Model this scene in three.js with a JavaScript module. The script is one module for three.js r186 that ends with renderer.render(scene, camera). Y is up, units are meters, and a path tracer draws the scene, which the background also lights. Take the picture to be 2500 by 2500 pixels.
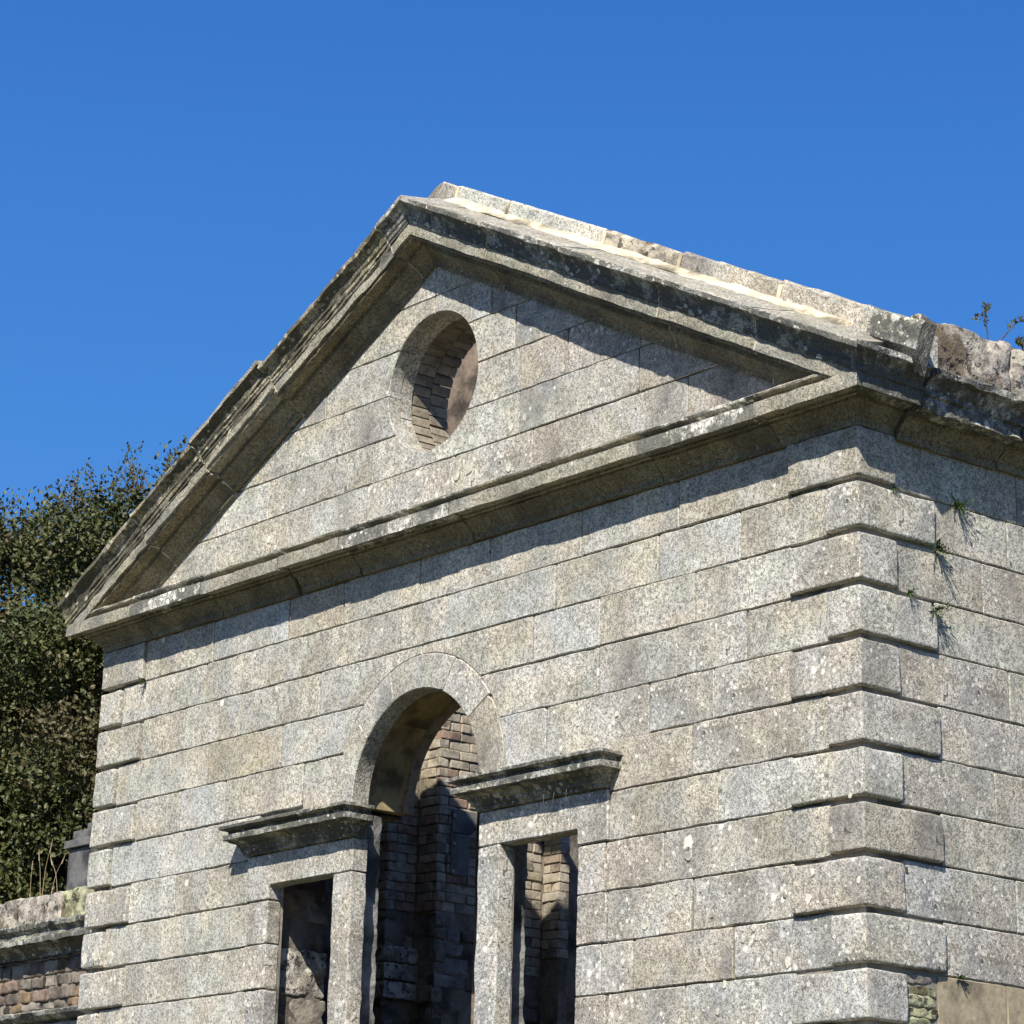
import * as THREE from 'three';
import { mergeGeometries, toCreasedNormals } from 'three/addons/utils/BufferGeometryUtils.js';

// ------------------------------------------------------------------ camera, sky, sun, exposure
const W = 8.7262, GY = -7.25;                       // facade width, ground level (y = 0 is the underside of the main cornice)
const scene = new THREE.Scene();
const camera = new THREE.PerspectiveCamera(2 * Math.atan(1250 / 6940.37) * 180 / Math.PI, 1, 0.5, 3000);
camera.position.set(20.475, -5.6653, 12.4046);
camera.rotation.order = 'YXZ';
camera.rotation.set(0.3567, 0.8959, 0.0297);
camera.setViewOffset(2500, 2500, 65.1, 517.1, 2500, 2500);   // the photograph is an off-centre crop of its frame
camera.updateProjectionMatrix();
scene.add(camera);

const renderer = new THREE.WebGLRenderer({ antialias: true });
renderer.setSize(1024, 1024);
renderer.toneMapping = THREE.LinearToneMapping;
renderer.toneMappingExposure = 1.45;
renderer.shadowMap.enabled = true;

{ // clear summer sky: deep blue, paler towards the horizon
  const w = 256, h = 256, d = new Float32Array(w * h * 4);
  const sd = new THREE.Vector3(.70, 1.20, 1).normalize(), EX = .93 / 1.45;
  const stops = [[-90, .16, .19, .2], [-2, .20, .25, .28], [0, .36, .55, .82], [5, .19, .44, .86], [12, .105, .345, .83], [18, .068, .27, .76], [26, .043, .195, .64], [40, .024, .11, .37], [90, .015, .066, .25]];
  for (let j = 0; j < h; j++) {
    const el = (j + .5) / h * 180 - 90;
    let k = 0; while (k < stops.length - 2 && el > stops[k + 1][0]) k++;
    const a = stops[k], b = stops[k + 1], t = Math.min(1, Math.max(0, (el - a[0]) / (b[0] - a[0])));
    for (let i = 0; i < w; i++) { // forward scattering round the sun, which stands behind the camera
      const o = (j * w + i) * 4, ph = ((i + .5) / w - .5) * 2 * Math.PI, er = el * Math.PI / 180, cs = Math.cos(er) * Math.cos(ph) * sd.x + Math.sin(er) * sd.y + Math.cos(er) * Math.sin(ph) * sd.z, th = Math.acos(Math.min(1, Math.max(-1, cs))) * 180 / Math.PI, mie = el < 0 ? 0 : .7 * Math.exp(-th / 15) + .05 * Math.exp(-th * th / 3600);
      for (let c = 0; c < 3; c++) d[o + c] = (a[c + 1] + (b[c + 1] - a[c + 1]) * t + mie * [1.0, .97, .9][c]) * EX; d[o + 3] = 1;
    }
  }
  const tex = new THREE.DataTexture(d, w, h, THREE.RGBAFormat, THREE.FloatType);
  tex.mapping = THREE.EquirectangularReflectionMapping; tex.magFilter = THREE.LinearFilter; tex.minFilter = THREE.LinearFilter;
  tex.needsUpdate = true;
  scene.background = tex; scene.environment = tex;
}
const sun = new THREE.DirectionalLight(new THREE.Color(1, .95, .86), 5);
sun.position.set(4.363 + .70 * 30, 1.20 * 30, 30); sun.target.position.set(4.363, 0, 0);
sun.castShadow = true; sun.shadow.mapSize.set(4096, 4096); sun.shadow.radius = 1;
Object.assign(sun.shadow.camera, { left: -30, right: 30, top: 30, bottom: -30, near: 1, far: 140 });
scene.add(sun, sun.target);

// ------------------------------------------------------------------ random numbers and noise
function rngOf(seed) { let a = seed >>> 0; return () => { a = (a + 0x6D2B79F5) | 0; let t = Math.imul(a ^ (a >>> 15), 1 | a); t = (t + Math.imul(t ^ (t >>> 7), 61 | t)) ^ t; return ((t ^ (t >>> 14)) >>> 0) / 4294967296; }; }
const R = rngOf(77);
const rr = (a, b) => a + (b - a) * R();
const h2 = (x, y, s) => { let n = Math.imul(x, 374761393) + Math.imul(y, 668265263) + Math.imul(s, 2147483647 ^ 0x5bd1e995) | 0; n = Math.imul(n ^ (n >>> 13), 1274126177); n ^= n >>> 16; return (n >>> 0) / 4294967296; };
function vn(x, y, P, s) { // value noise, period P
  const xi = Math.floor(x), yi = Math.floor(y); let fx = x - xi, fy = y - yi; fx = fx * fx * (3 - 2 * fx); fy = fy * fy * (3 - 2 * fy);
  const x0 = ((xi % P) + P) % P, x1 = (x0 + 1) % P, y0 = ((yi % P) + P) % P, y1 = (y0 + 1) % P;
  const a = h2(x0, y0, s), b = h2(x1, y0, s), c = h2(x0, y1, s), d = h2(x1, y1, s);
  return a + (b - a) * fx + (c - a) * fy + (a - b - c + d) * fx * fy;
}
const fb = (u, v, P, s, o = 4) => { let t = 0, a = .5, n = 0; for (let i = 0; i < o; i++) { t += a * vn(u * P, v * P, P, s + i); n += a; a *= .5; P *= 2; } return t / n; };
const n1 = (x, s) => { const i = Math.floor(x), f = x - i, g = f * f * (3 - 2 * f); return (h2(i, 7, s) * (1 - g) + h2(i + 1, 7, s) * g) * 2 - 1; };
const ss = (a, b, x) => { const t = Math.min(1, Math.max(0, (x - a) / (b - a))); return t * t * (3 - 2 * t); };
const mix = (a, b, t) => a + (b - a) * t;

// ------------------------------------------------------------------ textures (linear colour in, sRGB bytes out)
const enc = v => { v = Math.min(1, Math.max(0, v)); return 255 * (v <= .0031308 ? v * 12.92 : 1.055 * Math.pow(v, 1 / 2.4) - .055); };
function tex(N, f) {
  const c = new Uint8Array(N * N * 4), b = new Uint8Array(N * N * 4), o = [0, 0, 0, 0];
  for (let j = 0; j < N; j++) for (let i = 0; i < N; i++) {
    f(i / N, j / N, o); const k = (j * N + i) * 4;
    c[k] = enc(o[0]); c[k + 1] = enc(o[1]); c[k + 2] = enc(o[2]); c[k + 3] = 255;
    b[k] = b[k + 1] = b[k + 2] = 255 * Math.min(1, Math.max(0, o[3])); b[k + 3] = 255;
  }
  const mk = (d, srgb) => { const t = new THREE.DataTexture(d, N, N, THREE.RGBAFormat); t.wrapS = t.wrapT = THREE.RepeatWrapping; t.magFilter = THREE.LinearFilter; t.minFilter = THREE.LinearMipmapLinearFilter; t.generateMipmaps = true; if (srgb) t.colorSpace = THREE.SRGBColorSpace; t.needsUpdate = true; return t; };
  return { map: mk(c, true), bump: mk(b, false) };
}
function spotField(N, list) { // paints soft-edged blotches on a torus, returns a Float32Array
  const a = new Float32Array(N * N);
  for (const [cx, cy, r, v, s] of list) {
    const R0 = r * 1.6, x0 = Math.floor((cx - R0) * N), x1 = Math.ceil((cx + R0) * N), y0 = Math.floor((cy - R0) * N), y1 = Math.ceil((cy + R0) * N);
    for (let y = y0; y <= y1; y++) for (let x = x0; x <= x1; x++) {
      const dx = x / N - cx, dy = y / N - cy, an = Math.atan2(dy, dx), q = Math.hypot(dx, dy) / r * (1 + .16 * n1(an * 1.6 + s, s | 0) + .14 * n1(an * 5 + s, (s | 0) + 3));
      const k = ((y % N + N) % N) * N + (x % N + N) % N, w = v * (1 - ss(.75, 1.1, q)); if (w > a[k]) a[k] = w;
    }
  }
  return a;
}
const TM = 1.6;   // metres covered by one texture tile
function grainAt(u, v, s) { return .44 * vn(u * 330, v * 330, 330, s) + .36 * vn(u * 190, v * 190, 190, s + 1) + .2 * vn(u * 90, v * 90, 90, s + 2); }
function graniteTex(N, seed, o) {
  const q = rngOf(seed), L = [];
  for (let i = 0; i < o.spots; i++) L.push([q(), q(), mix(.0028, .0095, Math.pow(q(), 2.2)) * (q() < .05 ? 1.9 : 1), mix(.25, 1, q()), q() * 90]);
  const ls = spotField(N, L), gs = o.grain;
  return tex(N, (u, v, c) => {
    const P1 = (330 * gs) | 0, P2 = (190 * gs) | 0, P3 = (80 * gs) | 0;
    const g = .42 * vn(u * P1, v * P1, P1, seed) + .34 * vn(u * P2, v * P2, P2, seed + 1) + .24 * vn(u * P3, v * P3, P3, seed + 2), big = fb(u, v, 4, seed + 20, 4), mid = fb(u, v, 14, seed + 30, 4), k = ((v * N + .5) | 0) * N + ((u * N + .5) | 0);
    let l = mix(.185, .53, ss(.28, .72, g)); if (vn(u * P1, v * P1, P1, seed + 5) < .13) l *= .45;
    if (vn(u * P2, v * P2, P2, seed + 6) > .88) l = mix(l, .66, .5);
    l *= mix(.70, 1.26, big) * mix(.72, 1.26, mid);
    const wm = ss(.3, .72, fb(u, v, 6, seed + 40, 4)), gr = ss(.45, .75, fb(u, v, 8, seed + 50, 4));
    let r = l * mix(1.0, 1.045, wm), gg = l * mix(.988, .972, wm), b = l * mix(.92, .83, wm); r *= 1 - .015 * gr; b *= 1 - .05 * gr;
    const dk = o.stain * ss(.50, .66, fb(u, v * .5, 6, seed + 60, 6) * .62 + g * .22 + mid * .16); r *= 1 - .62 * dk; gg *= 1 - .62 * dk; b *= 1 - .58 * dk;
    const pit = ss(.80, .9, vn(u * 60, v * 60, 60, seed + 70)) * ss(.5, .8, mid); r *= 1 - .6 * pit; gg *= 1 - .6 * pit; b *= 1 - .6 * pit;
    const li = ls[k] * ss(.08, .42, g * .4 + mid * .7); r = mix(r, .74, li * .9); gg = mix(gg, .73, li * .9); b = mix(b, .67, li * .9);
    c[0] = r; c[1] = gg; c[2] = b; c[3] = .25 + .34 * g + .4 * (mid - .3) - .1 * dk - .35 * pit + .06 * li;
  });
}
const TG = graniteTex(1024, 11, { spots: 12, stain: .22, grain: 1.1 });
const TF = graniteTex(1024, 23, { spots: 30, stain: .3, grain: .85 });
const TL = graniteTex(1024, 41, { spots: 700, stain: .4, grain: 1.0 });
const TS = graniteTex(1024, 57, { spots: 120, stain: .6, grain: 1.1 });
const TD = (() => { // weathered cornice stone: black algae crust over granite, grey-white lichen
  const N = 1024, q = rngOf(5), L = []; for (let i = 0; i < 420; i++) { const x = q(), y = q(); L.push([x, y, mix(.004, .022, q() * q()), mix(.3, 1, q()), q() * 90]); }
  const ls = spotField(N, L);
  return tex(N, (u, v, c) => {
    const g = grainAt(u, v, 71), cr = fb(u, v, 6, 72, 5), fine = fb(u, v, 40, 73, 3), st = fb(u * 1, v, 14, 78, 4), k = ((v * N + .5) | 0) * N + ((u * N + .5) | 0);
    let l = mix(.12, .5, ss(.25, .72, g)) * mix(.8, 1.15, st);
    const al = ss(.34, .53, cr * .7 + fine * .3), w = ss(.4, .7, fb(u, v, 8, 75, 3));
    let r = l, gg = l * .96, b = l * mix(.9, .76, w);
    r = mix(r, .055, al * .82); gg = mix(gg, .055, al * .82); b = mix(b, .05, al * .82);
    const li = ls[k] * ss(.42, .62, fb(u, v, 5, 76, 3)); r = mix(r, .66, li); gg = mix(gg, .66, li); b = mix(b, .60, li);
    c[0] = r; c[1] = gg; c[2] = b; c[3] = .3 + .35 * g + .35 * fine + .1 * li;
  });
})();
const TP = tex(1024, (u, v, c) => { // rough parapet stone: grey lichen scabs, brown moss, black pits
  const g = grainAt(u, v, 171), a = fb(u, v, 26, 172, 4), m = ss(.56, .66, fb(u, v, 5, 173, 5) * .85 + a * .15), w = ss(.52, .66, fb(u, v, 18, 174, 4)), p = ss(.36, .26, fb(u, v, 34, 176, 3));
  let l = mix(.16, .5, ss(.3, .7, a * .6 + g * .4)), r = l * 1.02, gg = l * .96, b = l * .88;
  r = mix(r, .12, m * .8); gg = mix(gg, .088, m * .8); b = mix(b, .05, m * .8); r = mix(r, .62, w * .7 * (1 - m)); gg = mix(gg, .60, w * .7 * (1 - m)); b = mix(b, .52, w * .7 * (1 - m));
  const k = 1 - .75 * p; c[0] = r * k; c[1] = gg * k; c[2] = b * k; c[3] = .2 + .6 * a + .15 * g - .2 * p;
});
const TB = tex(512, (u, v, c) => { // sooty brick faces with mortar smears
  const a = fb(u, v, 6, 91, 5), f = fb(u, v, 60, 92, 3), s = ss(.52, .7, fb(u, v, 9, 93, 4)), k = ss(.45, .75, fb(u, v, 14, 95, 4));
  let l = mix(.55, 1.1, a) * mix(.7, 1.2, f); let r = l * .8, g = l * .74, b = l * .64; r = mix(r, .78, s * .5); g = mix(g, .73, s * .5); b = mix(b, .62, s * .5);
  c[0] = r * (1 - .45 * k); c[1] = g * (1 - .45 * k); c[2] = b * (1 - .45 * k); c[3] = .2 + .4 * a + .4 * f;
});
const TR = tex(512, (u, v, c) => { // rubble, mortar, render
  const a = fb(u, v, 8, 61, 5), f = fb(u, v, 50, 62, 3), s = ss(.55, .72, fb(u, v, 12, 63, 4)), l = mix(.25, 1.15, ss(.25, .75, a)) * mix(.65, 1.2, f) * mix(.6, 1.15, fb(u, v, 3, 67, 4));
  c[0] = mix(l, .85, s * .4); c[1] = mix(l * .95, .82, s * .4); c[2] = mix(l * .86, .74, s * .4); c[3] = .15 + .5 * a + .4 * f;
});
function mat(T, r, g, b, bs, ro = .92) { return new THREE.MeshStandardMaterial({ map: T.map, bumpMap: T.bump, bumpScale: bs, color: new THREE.Color().setRGB(r, g, b), roughness: ro }); }
const M = {
  cool: mat(TG, 1.16, 1.17, 1.19, .006), pale: mat(TF, 1.16, 1.145, 1.11, .006), beige: mat(TF, 1.09, 1.06, 1.0, .007), tan: mat(TG, 1.07, 1.0, .88, .007), grey: mat(TS, 1.06, 1.06, 1.06, .008), cream2: mat(TG, 1.15, 1.125, 1.07, .006),
  lich: mat(TL, 1.07, 1.04, 1.0, .008), lichPink: mat(TL, 1.03, .985, .955, .009), lichGrey: mat(TL, 1.03, 1.02, 1.02, .009), lichBrown: mat(TS, 1.03, .98, .92, .010),
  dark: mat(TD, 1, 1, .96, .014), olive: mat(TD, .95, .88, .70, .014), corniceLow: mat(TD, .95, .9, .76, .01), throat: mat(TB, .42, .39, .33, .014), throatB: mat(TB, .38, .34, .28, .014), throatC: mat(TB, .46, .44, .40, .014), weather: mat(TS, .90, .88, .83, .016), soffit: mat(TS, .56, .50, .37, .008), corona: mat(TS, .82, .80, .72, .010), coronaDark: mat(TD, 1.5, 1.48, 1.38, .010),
  newStone: mat(TG, 1.25, 1.25, 1.22, .003), crust: mat(TR, .74, .74, .69, .006), creamGrey: mat(TR, .62, .58, .48, .006), cream: mat(TR, .78, .71, .56, .006), mortar: mat(TR, .36, .34, .30, .006), mortarDark: mat(TR, .28, .25, .21, .012),
  brickPale: mat(TB, .66, .62, .55, .012), brickBuff: mat(TB, .60, .55, .46, .012), brickGrey: mat(TB, .54, .52, .47, .012), brickRed: mat(TB, .50, .37, .32, .012), brickBrown: mat(TB, .46, .40, .34, .012),
  rubble: mat(TR, .30, .28, .25, .02), wingA: mat(TR, .27, .205, .18, .02), wingB: mat(TR, .24, .21, .185, .02), wingC: mat(TR, .27, .20, .13, .02), wingD: mat(TR, .30, .28, .25, .02), rubbleRed: mat(TR, .34, .24, .21, .02), rubbleBrown: mat(TR, .36, .27, .18, .02), rubblePale: mat(TP, 1.15, 1.12, 1.05, .03), rubbleGrey: mat(TR, .36, .37, .38, .02),
  render: mat(TR, .40, .35, .26, .008), plaster: mat(TR, .44, .35, .20, .006), slate: mat(TR, .17, .17, .175, .004, .7), timber: mat(TR, .10, .075, .055, .01), soot: mat(TR, .22, .20, .175, .02), redStone: mat(TR, .42, .32, .30, .025), brownWall: mat(TR, .27, .215, .17, .012), mossy: mat(TP, .85, .88, .60, .02), parapet: mat(TP, .88, .83, .76, .03), pinkGrey: mat(TS, 1.02, .97, .94, .008), oldCoping: mat(TP, .92, .86, .74, .02), brownMoss: mat(TD, .80, .58, .36, .025),
};

// ------------------------------------------------------------------ helpers
const names = {};
function uniq(n) { const k = names[n] = (names[n] || 0) + 1; return k === 1 ? n : n + '_' + String(k - 1).padStart(3, '0'); }
function top(o, label, category, group) { scene.add(o); o.name = uniq(o.name); o.userData.label = label; o.userData.category = category; if (group) o.userData.group = group; return o; }
function mesh(name, geo, m, parent) { const o = new THREE.Mesh(geo, m); o.name = name; o.castShadow = o.receiveShadow = true; if (parent) parent.add(o); return o; }
function grp(name, parent) { const o = new THREE.Group(); o.name = name; if (parent) parent.add(o); return o; }
function uvJog(g) { const uv = g.attributes.uv, a = R() * 7, b = R() * 7; for (let i = 0; i < uv.count; i++) uv.setXY(i, uv.getX(i) / TM + a, uv.getY(i) / TM + b); return g; }
// a stone cut from a flat polygon (pts in the wall plane), front face at `f`, `d` deep, edges chamfered and a little uneven
function polyGeo(pts, f, d, bev = .006, jit = .0025, side = false, arcTest = null) {
  const P = []; const n = pts.length, sd = (R() * 1e6) | 0; let run = 0;
  for (let i = 0; i < n; i++) {
    const a = pts[i], b = pts[(i + 1) % n], L = Math.hypot(b[0] - a[0], b[1] - a[1]); if (L < 1e-5) continue;
    const nx = -(b[1] - a[1]) / L, ny = (b[0] - a[0]) / L, k = L < .08 ? 0 : Math.max(2, Math.round(L / .05)), chip = () => jit > 0 && R() < .16 ? rr(.014, .03) : rr(.004, .011), c0 = L < .08 ? 0 : Math.min(chip(), L * .2), c1 = L < .08 ? 0 : Math.min(chip(), L * .2);
    if (!k) { P.push(new THREE.Vector2(a[0], a[1])); run += L; continue; }
    for (let j = 0; j <= k; j++) {
      const t = mix(c0 / L, 1 - c1 / L, j / k), d = run + t * L, nick = Math.max(0, n1(d * 5.1 + sd % 97, sd + 7) - .55) * 3, q = (j > 0 && j < k) ? jit * (n1(d * 7 + sd % 89, sd) * .8 + .5 * n1(d * 21, sd + 1) + nick) : jit * .3;
      P.push(new THREE.Vector2(a[0] + (b[0] - a[0]) * t + nx * q, a[1] + (b[1] - a[1]) * t + ny * q));
    }
    run += L;
  }
  const g = new THREE.ExtrudeGeometry(new THREE.Shape(P), { depth: d - 2 * bev, bevelEnabled: true, bevelThickness: bev, bevelSize: bev, bevelOffset: -bev, bevelSegments: 1, steps: 1, curveSegments: 8 });
  g.clearGroups(); g.translate(0, 0, f - d + bev);
  if (side) g.rotateY(Math.PI / 2);
  return uvJog(g);
}
const rect = (x0, x1, y0, y1) => [[x0, y0], [x1, y0], [x1, y1], [x0, y1]];
function clipLine(pts, nx, ny, c) { // keep nx*x+ny*y <= c
  const o = []; for (let i = 0; i < pts.length; i++) {
    const a = pts[i], b = pts[(i + 1) % pts.length], da = nx * a[0] + ny * a[1] - c, db = nx * b[0] + ny * b[1] - c;
    if (da <= 0) o.push(a); if ((da < 0) !== (db < 0)) { const t = da / (da - db); o.push([a[0] + (b[0] - a[0]) * t, a[1] + (b[1] - a[1]) * t]); }
  } return o;
}
function inPoly(p, pts) { let r = false; for (let i = 0, j = pts.length - 1; i < pts.length; j = i++) { const a = pts[i], b = pts[j]; if ((a[1] > p[1]) !== (b[1] > p[1]) && p[0] < (b[0] - a[0]) * (p[1] - a[1]) / (b[1] - a[1]) + a[0]) r = !r; } return r; }
function cutCircle(pts, cx, cy, r) {
  const D = []; for (let i = 0; i < pts.length; i++) { const a = pts[i], b = pts[(i + 1) % pts.length], L = Math.hypot(b[0] - a[0], b[1] - a[1]), k = Math.max(1, Math.ceil(L / .015)); for (let j = 0; j < k; j++) D.push([a[0] + (b[0] - a[0]) * j / k, a[1] + (b[1] - a[1]) * j / k, j === 0]); }
  const ins = D.map(p => Math.hypot(p[0] - cx, p[1] - cy) < r), n = D.length;
  if (!ins.some(x => x)) return pts; if (ins.every(x => x)) return null;
  let s = 0; while (!(ins[(s + n - 1) % n] && !ins[s])) s++;
  const out = []; let e = s; for (let k = 0; k < n; k++) { const i = (s + k) % n; if (ins[i]) break; e = i; if (D[i][2] || k === 0) out.push([D[i][0], D[i][1]]); } out.push([D[e][0], D[e][1]]);
  const a0 = Math.atan2(D[e][1] - cy, D[e][0] - cx), a1 = Math.atan2(D[s][1] - cy, D[s][0] - cx);
  for (const dir of [1, -1]) { let da = (a1 - a0) * dir; da = ((da % (2 * Math.PI)) + 2 * Math.PI) % (2 * Math.PI); const m = a0 + dir * da / 2; if (inPoly([cx + r * Math.cos(m), cy + r * Math.sin(m)], pts)) { const k = Math.max(3, Math.ceil(da * r / .05)); for (let j = 0; j <= k; j++) { const t = a0 + dir * da * j / k; out.push([cx + r * Math.cos(t), cy + r * Math.sin(t)]); } return out; } }
  return out;
}
// rounded, slightly worn box; vertices near the edges are pulled in
function boxGeo(x0, x1, y0, y1, z0, z1, r = .012, amp = .003, cell = .13) {
  const lo = [x0, y0, z0], hi = [x1, y1, z1], sd = (R() * 1e5) | 0, pos = [], uv = [], nor = [], idx = [], acc = new Map();
  const key = (a, b, c) => Math.round(a * 4000) + '_' + Math.round(b * 4000) + '_' + Math.round(c * 4000);
  const lin = a => { const L = hi[a] - lo[a], n = Math.max(1, Math.round((L - 2 * r) / cell)), o = [lo[a], lo[a] + r * .3]; for (let i = 0; i <= n; i++) o.push(lo[a] + r + (L - 2 * r) * i / n); o.push(hi[a] - r * .3, hi[a]); return o; };
  const G = [lin(0), lin(1), lin(2)];
  const put = p => { const c = p.map((v, a) => Math.min(hi[a] - r, Math.max(lo[a] + r, v))), d = p.map((v, a) => v - c[a]), L = Math.hypot(...d); const w = amp * (n1(p[0] * 9 + p[1] * 13 + p[2] * 11, sd) + .5 * n1(p[0] * 23 - p[1] * 19 + p[2] * 29, sd + 1)); const k = L > 0 ? (r + w) / L : 0; return c.map((v, a) => v + d[a] * k); };
  for (let ax = 0; ax < 3; ax++) for (const s of [0, 1]) {
    const b = (ax + 1) % 3, c = (ax + 2) % 3, base = pos.length / 3, nb = G[b].length, nc = G[c].length;
    for (let j = 0; j < nc; j++) for (let i = 0; i < nb; i++) { const p = [0, 0, 0]; p[ax] = s ? hi[ax] : lo[ax]; p[b] = G[b][i]; p[c] = G[c][j]; const q = put(p); pos.push(...q); uv.push(ax === 0 ? -q[2] : q[0], ax === 1 ? q[2] : q[1]); nor.push(key(...p)); }
    for (let j = 0; j < nc - 1; j++) for (let i = 0; i < nb - 1; i++) { const a = base + j * nb + i, e = a + 1, f = a + nb, h = f + 1; if (s) idx.push(a, e, h, a, h, f); else idx.push(a, h, e, a, f, h); }
  }
  const A = new THREE.Vector3(), B = new THREE.Vector3(), C = new THREE.Vector3();
  for (let t = 0; t < idx.length; t += 3) { A.fromArray(pos, idx[t] * 3); B.fromArray(pos, idx[t + 1] * 3).sub(A); C.fromArray(pos, idx[t + 2] * 3).sub(A); B.cross(C); for (let k = 0; k < 3; k++) { const q = nor[idx[t + k]], v = acc.get(q) || [0, 0, 0]; v[0] += B.x; v[1] += B.y; v[2] += B.z; acc.set(q, v); } }
  const N = []; for (const k of nor) { const v = acc.get(k), L = Math.hypot(...v) || 1; N.push(v[0] / L, v[1] / L, v[2] / L); }
  const g = new THREE.BufferGeometry(); g.setAttribute('position', new THREE.Float32BufferAttribute(pos, 3)); g.setAttribute('normal', new THREE.Float32BufferAttribute(N, 3)); g.setAttribute('uv', new THREE.Float32BufferAttribute(uv, 2)); g.setIndex(idx);
  return uvJog(g);
}
// a moulding: closed profile [[out, up], ...] (counter-clockwise seen with out to the right, up up) swept from t = 0 to 1 by pos(t, out, up)
function mouldGeo(prof, pos, len, amp = .004, step = .07, flip = false) {
  const n = Math.max(2, Math.round(len / step)), m = prof.length, sd = (R() * 1e5) | 0, V = [], P = [], U = [], cum = [0];
  for (let k = 0; k < m; k++) { const a = prof[k], b = prof[(k + 1) % m]; cum.push(cum[k] + Math.hypot(b[0] - a[0], b[1] - a[1])); }
  for (let i = 0; i <= n; i++) { const row = []; for (let k = 0; k < m; k++) { const o = prof[k][0], u = prof[k][1], w = prof[k][2] === undefined ? 1 : prof[k][2]; const dn = amp * w; row.push(pos(i / n, o + dn * (n1(i * step * 11 + k * 5.3, sd) - .5 + .9 * Math.min(0, n1(i * step * 3.1 + k * .6, sd + 3) + .35) * 2), u + dn * .7 * n1(i * step * 13 + k * 3.1, sd + 1))); } V.push(row); }
  const tri = (a, b, c, ua, ub, uc) => { if (flip) { P.push(...a, ...c, ...b); U.push(...ua, ...uc, ...ub); } else { P.push(...a, ...b, ...c); U.push(...ua, ...ub, ...uc); } };
  for (let i = 0; i < n; i++) for (let k = 0; k < m; k++) { const l = (k + 1) % m, u0 = i / n * len, u1 = (i + 1) / n * len, v0 = cum[k], v1 = cum[k + 1]; tri(V[i][k], V[i + 1][k], V[i + 1][l], [u0, v0], [u1, v0], [u1, v1]); tri(V[i][k], V[i + 1][l], V[i][l], [u0, v0], [u1, v1], [u0, v1]); }
  const cap = THREE.ShapeUtils.triangulateShape(prof.map(p => new THREE.Vector2(p[0], p[1])), []);
  for (const [e, s] of [[0, 0], [n, 1]]) for (const t of cap) { const q = s ? t : [t[0], t[2], t[1]]; tri(V[e][q[0]], V[e][q[1]], V[e][q[2]], prof[q[0]], prof[q[1]], prof[q[2]]); }
  for (let i = U.length - 1; i >= 0; i--) if (U[i] === undefined) U[i] = 0;
  const uvs = U.slice(0, P.length / 3 * 2);
  const g = new THREE.BufferGeometry(); g.setAttribute('position', new THREE.Float32BufferAttribute(P, 3)); g.setAttribute('uv', new THREE.Float32BufferAttribute(uvs, 2)); g.computeVertexNormals();
  return uvJog(toCreasedNormals(g, .45));
}
const pick = a => a[Math.floor(R() * a.length)];
function bulge(geo, amp, f, sd) { const p = geo.attributes.position, q = geo.attributes.normal; for (let i = 0; i < p.count; i++) { const x = p.getX(i), y = p.getY(i), z = p.getZ(i), w = amp * (n1(x * f + y * f * 1.7 + z * f * 1.3, sd) + .6 * n1(x * f * 2.3 - y * f * 2.1 + z * f * 2.7, sd + 2)); p.setXYZ(i, x + q.getX(i) * w, y + q.getY(i) * w, z + q.getZ(i) * w); } geo.computeVertexNormals(); return geo; }

// ------------------------------------------------------------------ the setting
{
  const g = new THREE.PlaneGeometry(1600, 1600, 40, 40); g.rotateX(-Math.PI / 2); g.translate(0, GY, 0);
  const T = tex(256, (u, v, c) => { const a = fb(u, v, 8, 301, 4), f = fb(u, v, 60, 302, 2); const l = mix(.5, 1.2, a) * mix(.7, 1.2, f); c[0] = .085 * l; c[1] = .082 * l; c[2] = .036 * l; c[3] = f; });
  const uv = g.attributes.uv; for (let i = 0; i < uv.count; i++) uv.setXY(i, uv.getX(i) * 400, uv.getY(i) * 400);
  const o = mesh('ground', g, new THREE.MeshStandardMaterial({ map: T.map, roughness: 1 }), scene); o.userData.kind = 'structure';
}

// ------------------------------------------------------------------ the granite building
const B = top(grp('granite_building'), 'roofless grey granite building with pediment, round oculus and arched three-part window', 'building');
const CX = 4.363, AX = 4.356, AI = 4.318, AY = -1.85, AR = .742, AO = .99, OY = 1.2485, OR = .545, QP = .034;
const yq = [-.448, -.7736, -1.1121, -1.4449, -1.7762, -2.1117, -2.4399, -2.7644, -3.0958, -3.4188, -3.7456];
while (yq[yq.length - 1] > GY + .4) yq.push(yq[yq.length - 1] - .3295);
const bed = [-.125, ...yq.map(y => y - .015)];
const NR = yq.length, SILL = yq[12] - .015;
const rake = x => 2.37 - .508 * Math.abs(x - CX);

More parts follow.
